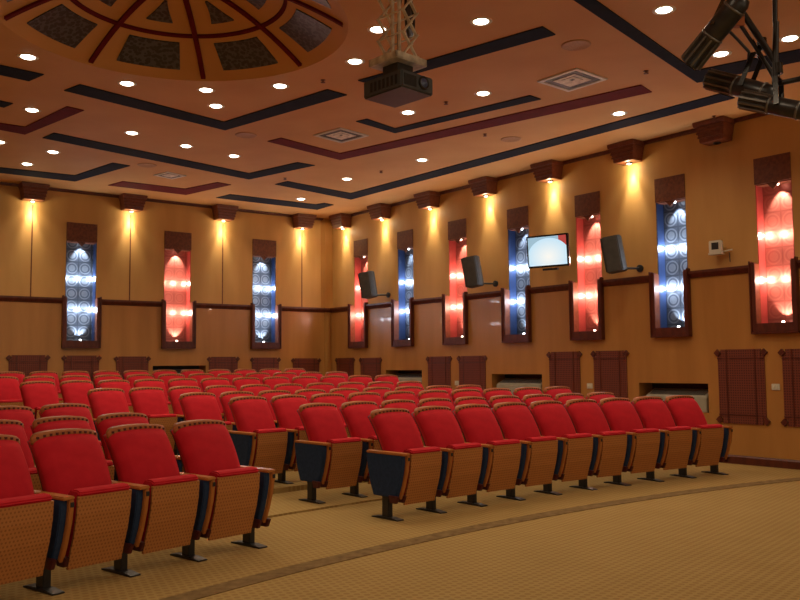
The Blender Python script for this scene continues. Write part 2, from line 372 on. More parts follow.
# ---------------------------------------------------------------- ceiling fittings
def spot(name, loc, power, ang, blend, col, rot=(0, 0, 0), r=.05, parent=None):
    l = bpy.data.lights.new(name, 'SPOT'); l.energy = power; l.spot_size = ang; l.spot_blend = blend; l.color = col; l.shadow_soft_size = r
    o = bpy.data.objects.new(name, l); COL.objects.link(o); o.location = loc; o.rotation_euler = rot
    if parent: o.parent = parent
    return o
ringm = MB().lathe([(.085, -.004), (.115, -.004), (.12, 0.0), (.115, .006), (.085, .006), (.08, -.0), (.085, -.004)], n=28).mesh('trim_ring', M_WHITE)
bulbm = MB().lathe([(.0001, -.022), (.03, -.02), (.06, -.012), (.082, .002), (.082, .01), (.0001, .01)], n=28).mesh('bulb', M_LAMP)
DL = [(28, 57, 'left of the dome'), (127, 83.5, 'under the near edge of the dome'), (206, 90, 'between the dome and the large navy corner band'), (216, 106, 'inside the point of the large navy corner band'),
      (280, 86, 'above the right arm of the large navy corner band'), (355, 61.5, 'just left of the projector bracket'), (378, 29.5, 'behind the scissor arms of the projector lift'), (481, 21.5, 'above the navy band right of the projector'),
      (664, 10, 'inside the navy corner near the stage lights'), (790, 38.5, 'beside the stage lights at the edge of the picture'), (721, 54, 'seen between the two stage lights'),
      (32, 110, 'inside the wine red corner at far left'), (132, 133, 'above the middle navy band, leftmost of three'), (186, 146, 'above the middle navy band, middle of three'), (234, 156, 'above the middle navy band, rightmost of three'),
      (-1, 142, 'cut by the left edge of the picture'), (53, 152, 'above the corner of the navy band by the back wall'), (27, 164, 'nearest the back wall at far left'),
      (408, 112.5, 'just below the projector'), (483, 93.5, 'above the thin navy band, right of the projector'), (619, 113.5, 'between the wine red band and the long navy band, right end'),
      (422, 160, 'between the wine red band and the long navy band, middle'), (347, 179, 'inside the corner of the long navy band'), (301, 199, 'beside the short navy band near the room corner')]
for px, py, wh in DL:
    P = atz(px, py, H)
    if (P - DC - Vector((0, 0, H))).length < DR: P = DC + Vector((0, 0, H)) + (P - DC - Vector((0, 0, H))).normalized() * (DR + .15)
    t = thing('downlight', 'glowing ceiling downlight ' + wh, 'downlight', P, group='ceiling downlights')
    for nm, me in (('trim_ring', ringm), ('bulb', bulbm)):
        o = bpy.data.objects.new(nm, me); COL.objects.link(o); o.parent = t
    spot('downlight_beam', (0, 0, -.03), DOWN_W, math.radians(150), .6, LAMP_COL, parent=t, r=.08)
for q in range(12):                    # unseen beams without fittings, added as stand-in fill over the stage side
    x, y = (-6 + 3.4 * (q % 4), 4.6 - 3.4 * (q // 4))
    P = Vector((x, y, H))
    if (P.xy - CN.xy).dot(uB.xy) < -BX + .5 or (P.xy - CN.xy).dot(-uR.xy) > RX - .5 or ray(0, 0).z < 0: continue
    spot('stage_side_fill', P - Vector((0, 0, .05)), DOWN_W, math.radians(150), .6, LAMP_COL, r=.08)

# 4-way air diffusers and round grilles
def diffuser(corners, label):
    P = [atz(x, y, H) for x, y in corners]; c = sum(P, Vector()) / 4
    ux = (P[1] - P[0]); sz = ((P[1] - P[0]).length + (P[2] - P[1]).length) / 2; rz = math.atan2(ux.y, ux.x); h = min(sz, .8) / 2
    t = thing('air_diffuser', label, 'air vent', c, rz, group='square ceiling air diffusers')
    m = MB()
    for k in range(4):
        R = Matrix.Rotation(k * PI / 2, 4, 'Z'); m.prism([(-h, -h), (h, -h), (h - .05, -h + .05), (-h + .05, -h + .05)], -.015, .01, mat=R, axis='z')
    m.build('frame', M_IVORY, t)
    for q, rr in enumerate((.9, .62, .36)):
        m = MB()
        for k in range(4):
            R = Matrix.Rotation(k * PI / 2, 4, 'Z'); a = (h - .04) * rr; b_ = a - .07
            vs = [(-a, -a, -.004), (a, -a, -.004), (b_, -b_, .03 - .004 + .0), (-b_, -b_, .026)]
            vs = [(-a, -a, -.012), (a, -a, -.012), (b_, -b_, -.002), (-b_, -b_, -.002)]
            m.add(vs + [(x, y, z + .006) for x, y, z in vs], [(0, 1, 2, 3), (7, 6, 5, 4), (0, 4, 5, 1), (1, 5, 6, 2), (2, 6, 7, 3), (3, 7, 4, 0)], 0, False, R)
        m.build('vane', M_GREY if q == 0 else M_WHITE, t)
    m = MB().box((-h + .05, -h + .05, -.001), (h - .05, h - .05, .012)); m.build('backing', M_GREYD, t)
diffuser([(537, 79), (572, 67), (607, 79), (573, 93)], 'square ceiling air diffuser above the right half of the wine red band')
diffuser([(311, 135), (338, 127.5), (370, 134.5), (345, 143)], 'square ceiling air diffuser inside the wine red corner left of the projector')
diffuser([(153, 175), (168, 171.5), (187, 175), (172, 179)], 'square ceiling air diffuser near the back wall above the small red corner')
for px, py, lb in ((576, 45, 'round ceiling speaker grille left of the big navy corner'), (246, 135, 'round ceiling grille between two navy corner bands'), (147, 165, 'round ceiling grille below the middle navy band'),
                   (511, 139, 'round ceiling grille above the long navy band')):
    m = MB().lathe([(.0001, -.006), (.13, -.006), (.15, -.012), (.165, -.006), (.17, .004), (.0001, .004)], n=28)
    m.build('ceiling_speaker', mat('grille_tan', (.48, .26, .10), .6, .3, (.38, .20, .075), 60, 1), loc=atz(px, py, H), label=lb, category='ceiling speaker', group='round ceiling grilles')
for px, py, lb in ((446, 102, 'below the thin navy band start'), (485, 134, 'between the wine red and long navy bands'), (646, 71, 'beside the big navy corner'), (285, 178, 'near the end of the long navy band'), (323, 80, 'left of the projector'), (381, 171, 'between two downlights near the long band'), (714, 116, 'above the unlit lamp box')):
    m = MB().lathe([(.0001, -.035), (.03, -.035), (.03, -.028), (.008, -.025), (.012, -.008), (.03, -.006), (.034, .002), (.0001, .002)], n=14)
    m.build('sprinkler_head', M_HEAD, loc=atz(px, py, H), label='small ceiling sprinkler head ' + lb, category='sprinkler', group='sprinkler heads')

# ---------------------------------------------------------------- wall lamp boxes
def lampbox(fr, x, where, lit=True):
    t = thing('wall_lamp', 'dark wood lamp box at the ceiling, ' + where, 'wall lamp', fr.p(x, 0, 4.765), fr.rz, group='wood lamp boxes')
    z0, z1 = 0, H - 4.77
    m = MB()
    def fr_(w0, d0, za, w1, d1, zb):
        vs = [(-w0, 0, za), (w0, 0, za), (w0, -d0, za), (-w0, -d0, za), (-w1, 0, zb), (w1, 0, zb), (w1, -d1, zb), (-w1, -d1, zb)]
        m.add(vs, [(0, 3, 2, 1), (4, 5, 6, 7), (0, 1, 5, 4), (1, 2, 6, 5), (2, 3, 7, 6), (3, 0, 4, 7)])
    fr_(.19, .26, 0, .20, .27, .05); fr_(.195, .265, .05, .235, .31, .24); fr_(.25, .33, .24, .26, .34, z1)
    m.build('box', M_BOX, t, bevel=.006)
    m = MB()
    for k in range(3): m.box((-.21 - .012 * k, -.285 - .014 * k, .07 + .06 * k), (.21 + .012 * k, -.27 - .014 * k, .095 + .06 * k))
    m.build('moulding', M_HEAD, t)
    m = MB().lathe([(.04, -.02), (.055, -.02), (.055, .005), (.04, .005), (.04, -.02)], (0, -.10, 0), n=18); m.build('socket', M_BLACK, t)
    if lit:
        m = MB().lathe([(.0001, -.03), (.02, -.028), (.038, -.015), (.04, .0), (.0001, .0)], (0, -.10, 0), n=18); m.build('bulb', M_LAMP, t)
        spot('wash_beam', (0, -.085, -.035), WASH_W, math.radians(50), 1.0, (1, .88, .62), (math.radians(5), 0, 0), .015, t)
        spot('halo_beam', (0, -.12, -.035), WASH_W * .16, math.radians(120), .8, (1, .84, .56), (0, 0, 0), .02, t); pl = bpy.data.lights.new('lamp_glow', 'POINT'); pl.energy = WASH_W * .035; pl.color = (1, .82, .50); pl.shadow_soft_size = .03; po = bpy.data.objects.new('lamp_glow', pl); COL.objects.link(po); po.location = (0, -.14, -.08); po.parent = t
    return t
whr = ['nearest the room corner on the right wall', 'between the first red and first blue niche', 'between the first blue and second red niche', 'left of the television', 'above the television', 'above and right of the largest wall speaker', 'the unlit one above the white control unit']
for i, px in enumerate((340, 379, 427, 483, 547, 626, 714)):
    x, z = FR.at(px + 1.5, 235 - (px - 331) * .2475, .14)
    lampbox(FR, x, whr[i], i < 6)
whl = ['farthest left on the back wall', 'between the left blue and red niches, back wall', 'between the red and right blue niches, back wall', 'at the right end of the back wall']
for i, (px, py) in enumerate(((33, 203), (132, 212), (224, 221), (303, 230))):
    x, z = FB.at(px, py, .13); lampbox(FB, x, whl[i])

# ---------------------------------------------------------------- glowing niches
def niche(fr, x, col, hw, where):
    t = thing('lit_niche', '%s wall niche, %s' % ('tall glowing red' if col == 'red' else 'tall blue and silver', where), 'wall niche', fr.p(x, 0, 0), fr.rz, group='tall lit wall niches')
    bk, sd = (M_NR, M_NRS) if col == 'red' else (M_NB, M_NBS)
    MB().box((-hw, .19, NZ0), (hw, .22, NZ1)).build('back_panel', bk, t)
    for s in (-1, 1): MB().box((min(s * hw, s * (hw - .012)), .005, NZ0), (max(s * hw, s * (hw - .012)), .19, NZ1)).build('side_panel', sd, t)
    MB().box((-hw, -.05, NZ0 - .012), (hw, .19, NZ0 + .0)).build('sill', M_DARK, t)
    m = MB().box((-hw, -.018, NZ1), (hw, .02, HZ1)); m.prism([(-.10, NZ1 + .001), (-.0, NZ1 - .10), (.10, NZ1 + .001)], .0, .02, axis='y')
    m.box((-hw, .02, NZ1 - .012), (hw, .19, NZ1 + .001)); m.build('header_panel', M_HEAD, t)
    # frame below the rail, standing proud of the wainscot
    a, b = hw, hw + .055; m = MB(); T = 2.90
    for s in (-1, 1):
        m.box((min(s * a, s * b), -.13, 1.90), (max(s * a, s * b), -.055, T)); m.box((min(s * b, s * (b + .02)), -.15, 1.88), (max(s * b, s * (b + .02)), -.055, T + .02))
    m.box((-a, -.13, 1.90), (a, -.055, NZ0 - .001)); m.box((-b - .02, -.15, 1.87), (b + .02, -.055, 1.90))
    m.build('frame', M_DARK, t, bevel=.004)
    m = MB()
    for s in (-1, 1): m.box((min(s * a, s * (a - .01)), -.125, NZ0), (max(s * a, s * (a - .01)), .004, T - .02))
    m.build('frame_lining', M_BOX, t)
    lc = (1, .78, .62) if col == 'red' else (.80, .88, 1)
    gm = M_LAMPR if col == 'red' else M_LAMPW
    k = NICHE_W
    def pt(p, e, r=.03):
        l = bpy.data.lights.new('niche_glow', 'POINT'); l.energy = e; l.color = lc; l.shadow_soft_size = r
        o = bpy.data.objects.new('niche_glow', l); COL.objects.link(o); o.location = p; o.parent = t
    for z in (3.31, 2.66):
        for s in (-1, 1):
            MB().lathe([(.0001, .022), (.012, .02), (.02, .01), (.022, 0), (.0001, 0)], (s * (hw - .012), .15, z), (-s, 0, 0), n=14).build('side_lamp', gm, t)
            pt((s * (hw - .055), .135, z), k * .5, .05)
        pt((0, .12, z), k * .45, .05)  # extra point light added to brighten the band's middle, no lamp there
    spot('niche_top_beam', (.03, .07, NZ1 - .05), k * 3.0, math.radians(75), .5, lc, (math.radians(24), 0, 0), .015, t)
    MB().lathe([(.0001, -.03), (.018, -.028), (.022, -.005), (.022, .0), (.0001, 0)], (.03, .07, NZ1 - .012), n=14).build('top_lamp', gm, t)
    spot('niche_foot_beam', (.03, .07, NZ0 + .05), k * 2.0, math.radians(80), .5, lc, (math.radians(180 - 24), 0, 0), .015, t)
    MB().lathe([(.0001, .03), (.018, .028), (.022, .005), (.022, .0), (.0001, 0)], (.03, .07, NZ0 + .002), n=14).build('foot_lamp', gm, t)
wn = ['first from the room corner on the right wall', 'second from the corner, right of the first wall speaker', 'left of the middle wall speaker', 'left of the television', 'right of the television', 'left of the white control unit', 'at the right edge of the picture']
for i, (s, c) in enumerate(R_WIN):
    if i < 7: niche(FR, s, c, NW['R'], wn[i])
wn = ['leftmost on the back wall', 'in the middle of the back wall', 'near the right end of the back wall']
for i, (s, c) in enumerate(L_WIN[:3]): niche(FB, s, c, NW['B'], wn[i])

# ---------------------------------------------------------------- lattice panels, recesses with heaters, outlets
def lattice(fr, x0, x1, z0, z1, lb):
    t = thing('lattice_panel', 'dark red lattice wall panel ' + lb, 'wall panel', fr.p((x0 + x1) / 2, -.06, z0), fr.rz, group='dark lattice panels along the walls')
    hw, h = (x1 - x0) / 2 - .04, z1 - z0
    MB().box((-hw + .05, -.018, .0), (hw - .05, 0, h)).box((-hw, -.014, .09), (hw, 0, h - .09)).build('panel', M_LAT, t)
    m = MB()
    for s in (-1, 1):
        m.box((s * (hw - .14) - .008, -.026, 0), (s * (hw - .14) + .008, -.016, h))
        for zz in (.13, h - .13): pass
    for zz in (.13, h - .13): m.box((-hw, -.026, zz - .008), (hw, -.016, zz + .008))
    m.build('batten', M_DARK, t)
    for s in (-1, 1):
        for zz in (.05, h - .05): MB().prism([(s * hw - .055, zz), (s * hw, zz - .055), (s * hw + .055, zz), (s * hw, zz + .055)], -.03, 0, axis='y').build('corner_diamond', M_DARK, t)
for k, (a, b, z1, lb) in enumerate([(.29, 1.07, 1.65, 'on the right wall nearest the corner'), (1.27, 2.11, 1.64, 'left of the farthest heater recess'), (3.67, 4.45, 1.64, 'right of the farthest heater recess'), (4.63, 5.46, 1.64, 'left of the middle heater recess'),
                    (7.01, 7.78, 1.68, 'right of the middle heater recess'), (8.0, 8.75, 1.68, 'left of the nearest heater recess'), (10.3, 11.1, 1.66, 'right of the nearest heater recess, fully in view'), (11.28, 12.08, 1.65, 'cut by the right edge of the picture')]):
    lattice(FR, a, b, .58 if a > 9 else .62, z1, lb)
for a, b, z1, lb in [(-7.38, -6.59, 1.73, 'at the far left of the back wall'), (-6.36, -5.59, 1.72, 'below the left blue niche'), (-5.32, -4.56, 1.70, 'between left blue niche and back heater recess'), (-3.27, -2.5, 1.69, 'right of the back heater recess'), (-2.22, -1.45, 1.67, 'below the right blue niche'), (-1.15, -.35, 1.65, 'on the back wall nearest the corner')]:
    lattice(FB, a, b, .62, z1, lb)
def heater(fr, x0, x1, z0, z1, lb):
    t = thing('convector_heater', 'long ivory convector unit in a wall recess ' + lb, 'heater', fr.p((x0 + x1) / 2, .05, z0), fr.rz, group='convector units in wall recesses')
    hw = (x1 - x0) / 2; h = z1 - z0
    MB().prism([(-.09, .0), (-.09, h * .50), (-.06, h * .56), (.16, h * .80), (.16, 0)], -hw + .10, hw - .05).build('casing', mat('heater_enamel', (.36, .33, .25), .5, .4, (.32, .29, .22), 8, 2), t, bevel=.008)
    m = MB()
    for k in range(5): z_ = h * (.585 + .035 * k); m.box((-hw + .14, -.035 + k * .032, z_), (hw - .10, -.027 + k * .032, z_ + .014))
    m.build('outlet_slat', M_GREY, t)
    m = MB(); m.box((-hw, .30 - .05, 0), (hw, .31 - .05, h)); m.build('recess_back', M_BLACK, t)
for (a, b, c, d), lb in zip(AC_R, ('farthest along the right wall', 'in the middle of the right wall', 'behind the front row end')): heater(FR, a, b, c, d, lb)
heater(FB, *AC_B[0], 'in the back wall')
for px, py, lb in ((590, 386, 'between the two panels left of the near recess'), (776, 387, 'between the two rightmost panels'), (457, 383, 'between the two panels left of the middle recess')):
    x, z = FR.at(px, py, .06); t = thing('wall_socket', 'small ivory wall socket ' + lb, 'socket', FR.p(x, -.06, z), FR.rz, group='wall sockets')
    MB().box((-.06, -.012, -.045), (.06, 0, .045)).build('plate', M_IVORY, t, bevel=.004)
    MB().box((-.03, -.018, -.022), (-.008, -.010, .022)).box((.008, -.018, -.022), (.03, -.010, .022)).build('button', M_WHITE, t)

# ---------------------------------------------------------------- wall speakers, TV, control unit
def speaker(px, py, lb, yaw):
    x, z = FR.at(px, py, .42); t = thing('wall_speaker', lb, 'loudspeaker', FR.p(x, -.42, z), FR.rz + yaw, group='black wall speakers')
    t.rotation_euler = (math.radians(9), 0, FR.rz + yaw); t.rotation_mode = 'XYZ'
    m = MB(); m.prism([(-.15, -.13), (.15, -.13), (.13, .11), (.07, .16), (-.07, .16), (-.13, .11)], -.29, .29, axis='z'); m.build('cabinet', M_GREY, t, bevel=.012)
    m = MB(); m.box((-.145, -.155, -.28), (.145, -.132, .28)); m.build('grille', M_GREYD, t, bevel=.008)
    MB().box((-.04, -.161, -.26), (.04, -.154, -.24)).build('badge', M_GREY, t)
    # bracket back to the wall
    inv = (Matrix.Translation(t.location) @ t.rotation_euler.to_matrix().to_4x4()).inverted()
    a = inv @ FR.p(x + .03, -.36, z - .22); w_ = inv @ FR.p(x + .20, -.0, z - .22)
    m = MB(); m.tube(a, w_, .018); m.build('bracket_arm', M_BLACK, t)
    q = inv @ FR.p(x + .20, -.012, z - .22); d = (inv.to_3x3() @ (-FR.uy)).normalized(); MB().tube(w_, q + d * .02, .06, n=16).build('wall_plate', M_BLACK, t)
speaker(368.5, 285, 'black wall speaker in front of the first red niche near the corner', math.radians(-62))
speaker(473, 272, 'black wall speaker beside the second red niche, left of the television', math.radians(-62))
speaker(614, 254.5, 'black wall speaker right of the television, largest of the three', math.radians(-62))

x, z = FR.at(548, 251, .35)
tv = thing('television', 'flat television on a wall bracket showing a pale bright picture', 'television', FR.p(x, -.35, z), FR.rz)
tv.rotation_euler = (math.radians(5), math.radians(0), FR.rz + math.radians(17))
MB().box((-.395, -.03, -.285), (.395, .04, .285)).build('casing', M_BLACKG, tv, bevel=.01)
M_SCR = bpy.data.materials.new('screen_picture'); M_SCR.use_nodes = True; nt = M_SCR.node_tree; nt.nodes.clear(); g = N(M_SCR)
tc, o = g.xyz(); e = g.n('Emission'); e.inputs[1].default_value = 1.0; out = g.n('OutputMaterial'); nt.links.new(e.outputs[0], out.inputs[0])
du = g.math('SUBTRACT', o[0], .02); dv = g.math('ADD', o[2], .10)
dist = g.math('SQRT', g.math('ADD', g.math('MULTIPLY', du, du), g.math('MULTIPLY', g.math('MULTIPLY', dv, dv), 1.5)))
inside = g.math('LESS_THAN', dist, .40)
c_ = g.mix(g.math('MULTIPLY', dist, 2.2), (.95, .92, .85), (.50, .74, .90))
edge = g.mix(g.math('GREATER_THAN', o[0], .22), (.34, .50, .60), (.45, .06, .05))
c_ = g.mix(inside, edge, c_)
nt.links.new(c_, e.inputs[0])
MB().box((-.362, -.034, -.252), (.362, -.031, .255)).build('screen', M_SCR, tv)
MB().box((-.12, -.01, -.34), (.16, .06, -.302)).build('speaker_bar', M_BLACK, tv)
MB().box((-.15, .04, -.12), (.15, .10, .12)).tube((0, .09, -.02), (.05, .30, -.02), .03).build('bracket', M_BLACK, tv)

x, z = FR.at(716, 248, .1)
t = thing('control_unit', 'small white wall unit with a dark square face on a bracket', 'control unit', FR.p(x + .03, -.13, z), FR.rz + math.radians(10)); t.scale = (.8, .8, .8)
MB().box((-.13, -.06, -.10), (.10, .06, .13)).build('casing', M_IVORY, t, bevel=.012)
MB().box((-.075, -.066, -.04), (.055, -.058, .09)).build('face', M_BLACK, t)
MB().box((-.14, -.07, -.13), (.11, .08, -.10)).tube((.05, .0, -.09), (.28, .02, -.06), .015).build('bracket', M_IVORY, t)
MB().tube((.20, .07, -.10), (.21, .075, -.28), .008).build('cable', M_GREY, t)

# ---------------------------------------------------------------- theatre seats
W = .59
def grid_solid(m, front, back, nu, nv, mi=0):
    vs = [front(i / nu, j / nv) for j in range(nv + 1) for i in range(nu + 1)] + [back(i / nu, j / nv) for j in range(nv + 1) for i in range(nu + 1)]
    n = (nu + 1) * (nv + 1); Wd = nu + 1; fs = []
    for j in range(nv):
        for i in range(nu):
            a = j * Wd + i; fs += [(a, a + 1, a + Wd + 1, a + Wd), (n + a, n + a + Wd, n + a + Wd + 1, n + a + 1)]
    for i in range(nu):
        fs.append((i, n + i, n + i + 1, i + 1)); a = nv * Wd + i; fs.append((a, a + 1, n + a + 1, n + a))
    for j in range(nv):
        a = j * Wd; fs.append((a, a + Wd, n + a + Wd, n + a)); a = j * Wd + nu; fs.append((a, n + a, n + a + Wd, a + Wd))
    m.add(vs, fs, mi, True)
def backprof(v):       # centre line of the backrest front : (y, z)
    z = .46 + .52 * v; y = -.02 + .09 * v + .17 * v * v
    return y, z
def halfw(v): return .240 + .010 * math.sin(min(1, v * 1.15) * PI / 2)
def arch(u): return .022 * (1 - (2 * u - 1) ** 2) - .02 * abs(2 * u - 1) ** 8
def bfront(u, v, k=1.0, dy=0.0):
    y, z = backprof(v); s = 2 * u - 1; e = (1 - s * s) ** .5 if abs(s) < 1 else 0
    y += -.045 * min(1, (1 - abs(s)) * 5) ** .5 * min(1, (1.02 - v) * 9) ** .5 + .02 * s * s - .0 + dy
    return (s * halfw(v) * k, y, z + arch(u) * v)
def bback(u, v, k=1.0, d=.05):
    y, z = backprof(v); s = 2 * u - 1
    return (s * halfw(v) * k, y + d + .02 * s * s - .0, z + arch(u) * v)
me_back = MB(); grid_solid(me_back, bfront, lambda u, v: bback(u, v, 1, .068), 14, 12); me_back = me_back.mesh('backrest', M_RED)
m = MB(); grid_solid(m, lambda u, v: bback(u, v, .985, .066), lambda u, v: bback(u, v, .97, .092), 14, 8); me_shell = m.mesh('back_shell', M_MAR)  # dark maroon puts the shade along the edges of the backs into the colour
# studded top rim: a curved band over the top edge
def rim(u, v, d):
    y, z = backprof(1); s = 2 * u - 1
    return (s * .254, y + .02 * s * s + d * (1 - .7 * abs(s) ** 6) + .012 * v, z + arch(u) - .012 + .046 * v - (.004 if abs(s) > .97 else 0))
m = MB(); grid_solid(m, lambda u, v: rim(u, v, -.020), lambda u, v: rim(u, v, .080), 16, 3)
for k in range(11):
    u = .06 + .88 * k / 10; P = Vector(rim(u, .5, -.022)); h = .008
    m.box((P.x - h, P.y - .006, P.z - h), (P.x + h, P.y + .006, P.z + h), 1)
me_rim = m.mesh('top_rim', [M_RIM, M_STUD])
m = MB(); pr_o = [(-.262, .622), (-.252, .50), (-.222, .36), (-.180, .235), (-.150, .135)]
pr_i = [(y + .016, z + .004) for y, z in pr_o]
m.prism(pr_o + pr_i[::-1], -.214, .196); me_board = m.mesh('seat_board', M_PAN)
m = MB(); m.prism([(-.243, .626), (-.266, .628), (-.262, .648), (-.235, .664), (-.16, .668), (-.12, .64), (-.10, .56), (-.09, .40), (-.09, .24), (-.125, .150), (-.162, .235), (-.204, .36), (-.234, .50)], -.208, .192); me_cush = m.mesh('seat_cushion', M_RED, bevel=.012)
m = MB(); m.prism([(-.250, .618), (.27, .618), (.255, .50), (.215, .34), (.165, .215), (-.155, .215), (-.205, .34), (-.240, .48), (-.252, .56)], -.040, .012); me_side = m.mesh('armrest_panel', M_BLUE, bevel=.006)
m = MB(); m.prism([(-.248, .616), (-.285, .616), (-.285, .56), (-.268, .46), (-.225, .32), (-.175, .195), (-.150, .215), (-.203, .345), (-.238, .48), (-.250, .56)], .006, .040); me_front = m.mesh('armrest_front', M_ARM, bevel=.005)
m = MB(); m.box((-.042, -.292, .616), (.042, .27, .640)); me_cap = m.mesh('armrest_cap', M_ARM, bevel=.007)
m = MB(); m.box((.012, -.290, .568), (.037, -.280, .600)); me_hole = m.mesh('tablet_slot', M_BLACK)
m = MB(); m.prism([(-.175, .235), (-.215, .23), (-.185, .165), (-.10, .165), (-.08, .235)], .030, .062); m.prism([(-.175, .235), (-.215, .23), (-.185, .165), (-.10, .165), (-.08, .235)], -.062, -.030); me_hinge = m.mesh('hinge_cover', M_MAR, bevel=.004)
m = MB(); m.box((-.028, -.045, .012), (.028, .05, .24)); m.prism([(-.19, 0), (.19, 0), (.19, .010), (.075, .022), (-.075, .022), (-.19, .010)], -.045, .045); me_leg = m.mesh('leg', M_BLACK, bevel=.004)
def put(nm, me, parent, x=0):
    o = bpy.data.objects.new(nm, me); COL.objects.link(o); o.parent = parent; o.location = (x, 0, 0); return o
def arm(t, x):
    a = put('armrest_panel', me_side, t, x)
    for nm, me in (('armrest_front', me_front), ('armrest_cap', me_cap), ('tablet_slot', me_hole), ('hinge_cover', me_hinge)): put(nm, me, a)
    put('leg', me_leg, t, x)
def seat(P, rz, label, group, end_arm):
    t = thing('theatre_seat', label, 'theatre seat', P, rz, group)
    put('backrest', me_back, t); put('back_shell', me_shell, t); put('top_rim', me_rim, t); put('seat_cushion', me_cush, t); put('seat_board', me_board, t)
    arm(t, -W / 2)
    if end_arm: arm(t, W / 2)
    return t
def ang_of(px, k):                     # angle about OC where the picture column px meets row k
    d = ray(px, 420); d = Vector((d.x, d.y, 0)).normalized(); r = ROWS[k]; b_ = -2 * d.dot(OC); c_ = OC.dot(OC) - r * r
    t = (-b_ + math.sqrt(b_ * b_ - 4 * c_)) / 2; P = d * t - OC; return math.atan2(P.y, P.x)
ROWN = ['front', 'second', 'third', 'fourth', 'fifth', 'sixth', 'seventh', 'last']
# right-hand block: (row, column of its left foot in the picture, column where the row ends)
MAIN = [(0, 387, 725), (1, 312, 640), (2, 240, 592), (3, 188, 500), (4, 94, 445), (5, 24, 410), (6, -12, 352), (7, -3, 312)]
nseat = 0
for k, pa, pb in MAIN:
    a0, a1 = ang_of(pa, k), ang_of(pb, k); st = W / ROWS[k]; n = max(1, round((a0 - a1) / st))
    if k == 0: n = 9
    for i in range(n):
        a = a0 - (i + .5) * st; P = OC + Vector((math.cos(a), math.sin(a), 0)) * ROWS[k]; P.z = ELEV[k]
        lab = 'red tip-up seat, %s from the aisle, %s row of the right block' % (ORD[i + 1] if i + 1 <= 20 else 'far', ROWN[k])
        if i == n - 1: lab = 'red tip-up seat at the wall end of the %s row, right block' % ROWN[k]
        seat(P, a - PI / 2, lab, 'red seats of the %s row, right block' % ROWN[k], i == n - 1); nseat += 1
A_END = math.radians(180 - 42.1)
for k in range(3):
    st = W / ROWS[k]; i = 0
    while True:
        a = A_END + (i + .5) * st; P = OC + Vector((math.cos(a), math.sin(a), 0)) * ROWS[k]; P.z = ELEV[k]
        q = M_.transposed() @ (P + Vector((0, 0, .9 - EYE)))
        if 400 + F_PX * q.x / q.z < -50: break
        lab = 'red tip-up seat, %s from the aisle, %s row of the left block' % (ORD[i + 1], ROWN[k])
        seat(P, a - PI / 2, lab, 'red seats of the %s row, left block' % ROWN[k], i == 0); i += 1; nseat += 1
print('seats', nseat)

# ---------------------------------------------------------------- projector on a scissor lift
Zb = EYE + 2.25
nearc, leftc, rightc, farc = atz(402.4, 87, Zb), atz(361, 97, Zb), atz(431, 95.8, Zb), atz(388.6, 107.3, Zb)
ux = (rightc - nearc).normalized(); wR_, wL_ = (rightc - nearc).length, (leftc - nearc).length
print('projector', wR_, wL_, nearc)
prz = math.atan2(ux.y, ux.x); ctr = (nearc + leftc + rightc + farc) / 4 + ux * .03
hx, hy, ph = wR_ / 2 * 1.12, wL_ / 2 * 1.10, .15
uy_ = Vector((-math.sin(prz), math.cos(prz), 0))
t = thing('projector', 'dark grey video projector hanging from the white scissor lift', 'projector', ctr, prz)
MB().box((-hx, -hy, 0), (hx, hy, ph)).build('body', mat('projector_shell', (.075, .085, .09), .45, .5, (.065, .075, .08), 9, 2), t, bevel=.012)
MB().box((-hx + .03, -hy - .004, .03), (hx * -.1, -hy + .01, ph - .03)).build('vent_grille', M_GREYD, t) 
LX = .0
m = MB().lathe([(.058, 0), (.058, .012), (.052, .02), (.045, .02), (.04, .012), (.0001, .012)], (hx * .35, -hy, ph * .55), (0, -1, 0), n=22); ln = m.build('lens_barrel', M_BLACK, t)
m = MB().lathe([(.042, .010), (.03, .022), (.0001, .028)], (hx * .35, -hy, ph * .55), (0, -1, 0), n=22)
m.build('lens_glass', mat('lens_blue', (.05, .07, .16), .08, .9, (.06, .09, .2), 5, 1), ln)
m = MB()
for q in range(7): m.box((-hx - .004, -hy + .05 + q * .05, .035), (-hx + .006, -hy + .075 + q * .05, ph - .035))
m.build('side_vent', M_GREYD, t)
# lift
t2 = thing('scissor_lift', 'white metal scissor lift holding the projector below the ceiling', 'projector lift', ctr + Vector((0, 0, ph)), prz)
m = MB(); px_, py_ = hx * .95, hy * .72
m.box((-px_, -py_, .12), (px_, -py_ + .02, .175)); m.box((-px_, py_ - .02, .12), (px_, py_, .175)); m.box((-px_, -py_, .12), (-px_ + .02, py_, .175)); m.box((px_ - .02, -py_, .12), (px_, py_, .175)); m.box((-px_, -py_, .115), (px_, py_, .13))
m.build('lift_tray', M_WHITE, t2)
MB().box((-.09, -.09, 0), (.09, .09, .12)).build('mount_neck', M_GREY, t2)
top = H - (ctr.z + ph); cells = 5; chh = (top - .25) / cells
for s, nm in ((-1, 'scissor_arm'), (1, 'scissor_arm')):
    m = MB(); y = s * py_ * .9
    for q in range(cells):
        z0 = .175 + q * chh; z1 = z0 + chh; a = .08
        m.bar((-a, y - .006, z0), (a, y - .006, z1), .012, .024, up=(0, 1, 0)); m.bar((a, y + .006, z0), (-a, y + .006, z1), .012, .024, up=(0, 1, 0))
        m.tube((0, y - .02, (z0 + z1) / 2), (0, y + .02, (z0 + z1) / 2), .014, n=8)
    for q in range(cells + 1):
        z0 = .20 + q * chh
    m.build(nm, M_WHITE, t2)
for q in range(cells + 1):
    for sx in (-1, 1): MB().tube((sx * .08, -py_ * .9 - .02, .175 + q * chh), (sx * .08, py_ * .9 + .02, .175 + q * chh), .008, n=8).build('cross_rod', M_WHITE, t2)
MB().tube((.02, 0, .11), (.02, 0, top), .016).tube((-.03, .03, .11), (-.03, .03, top), .016).build('guide_pole', M_WHITE, t2)
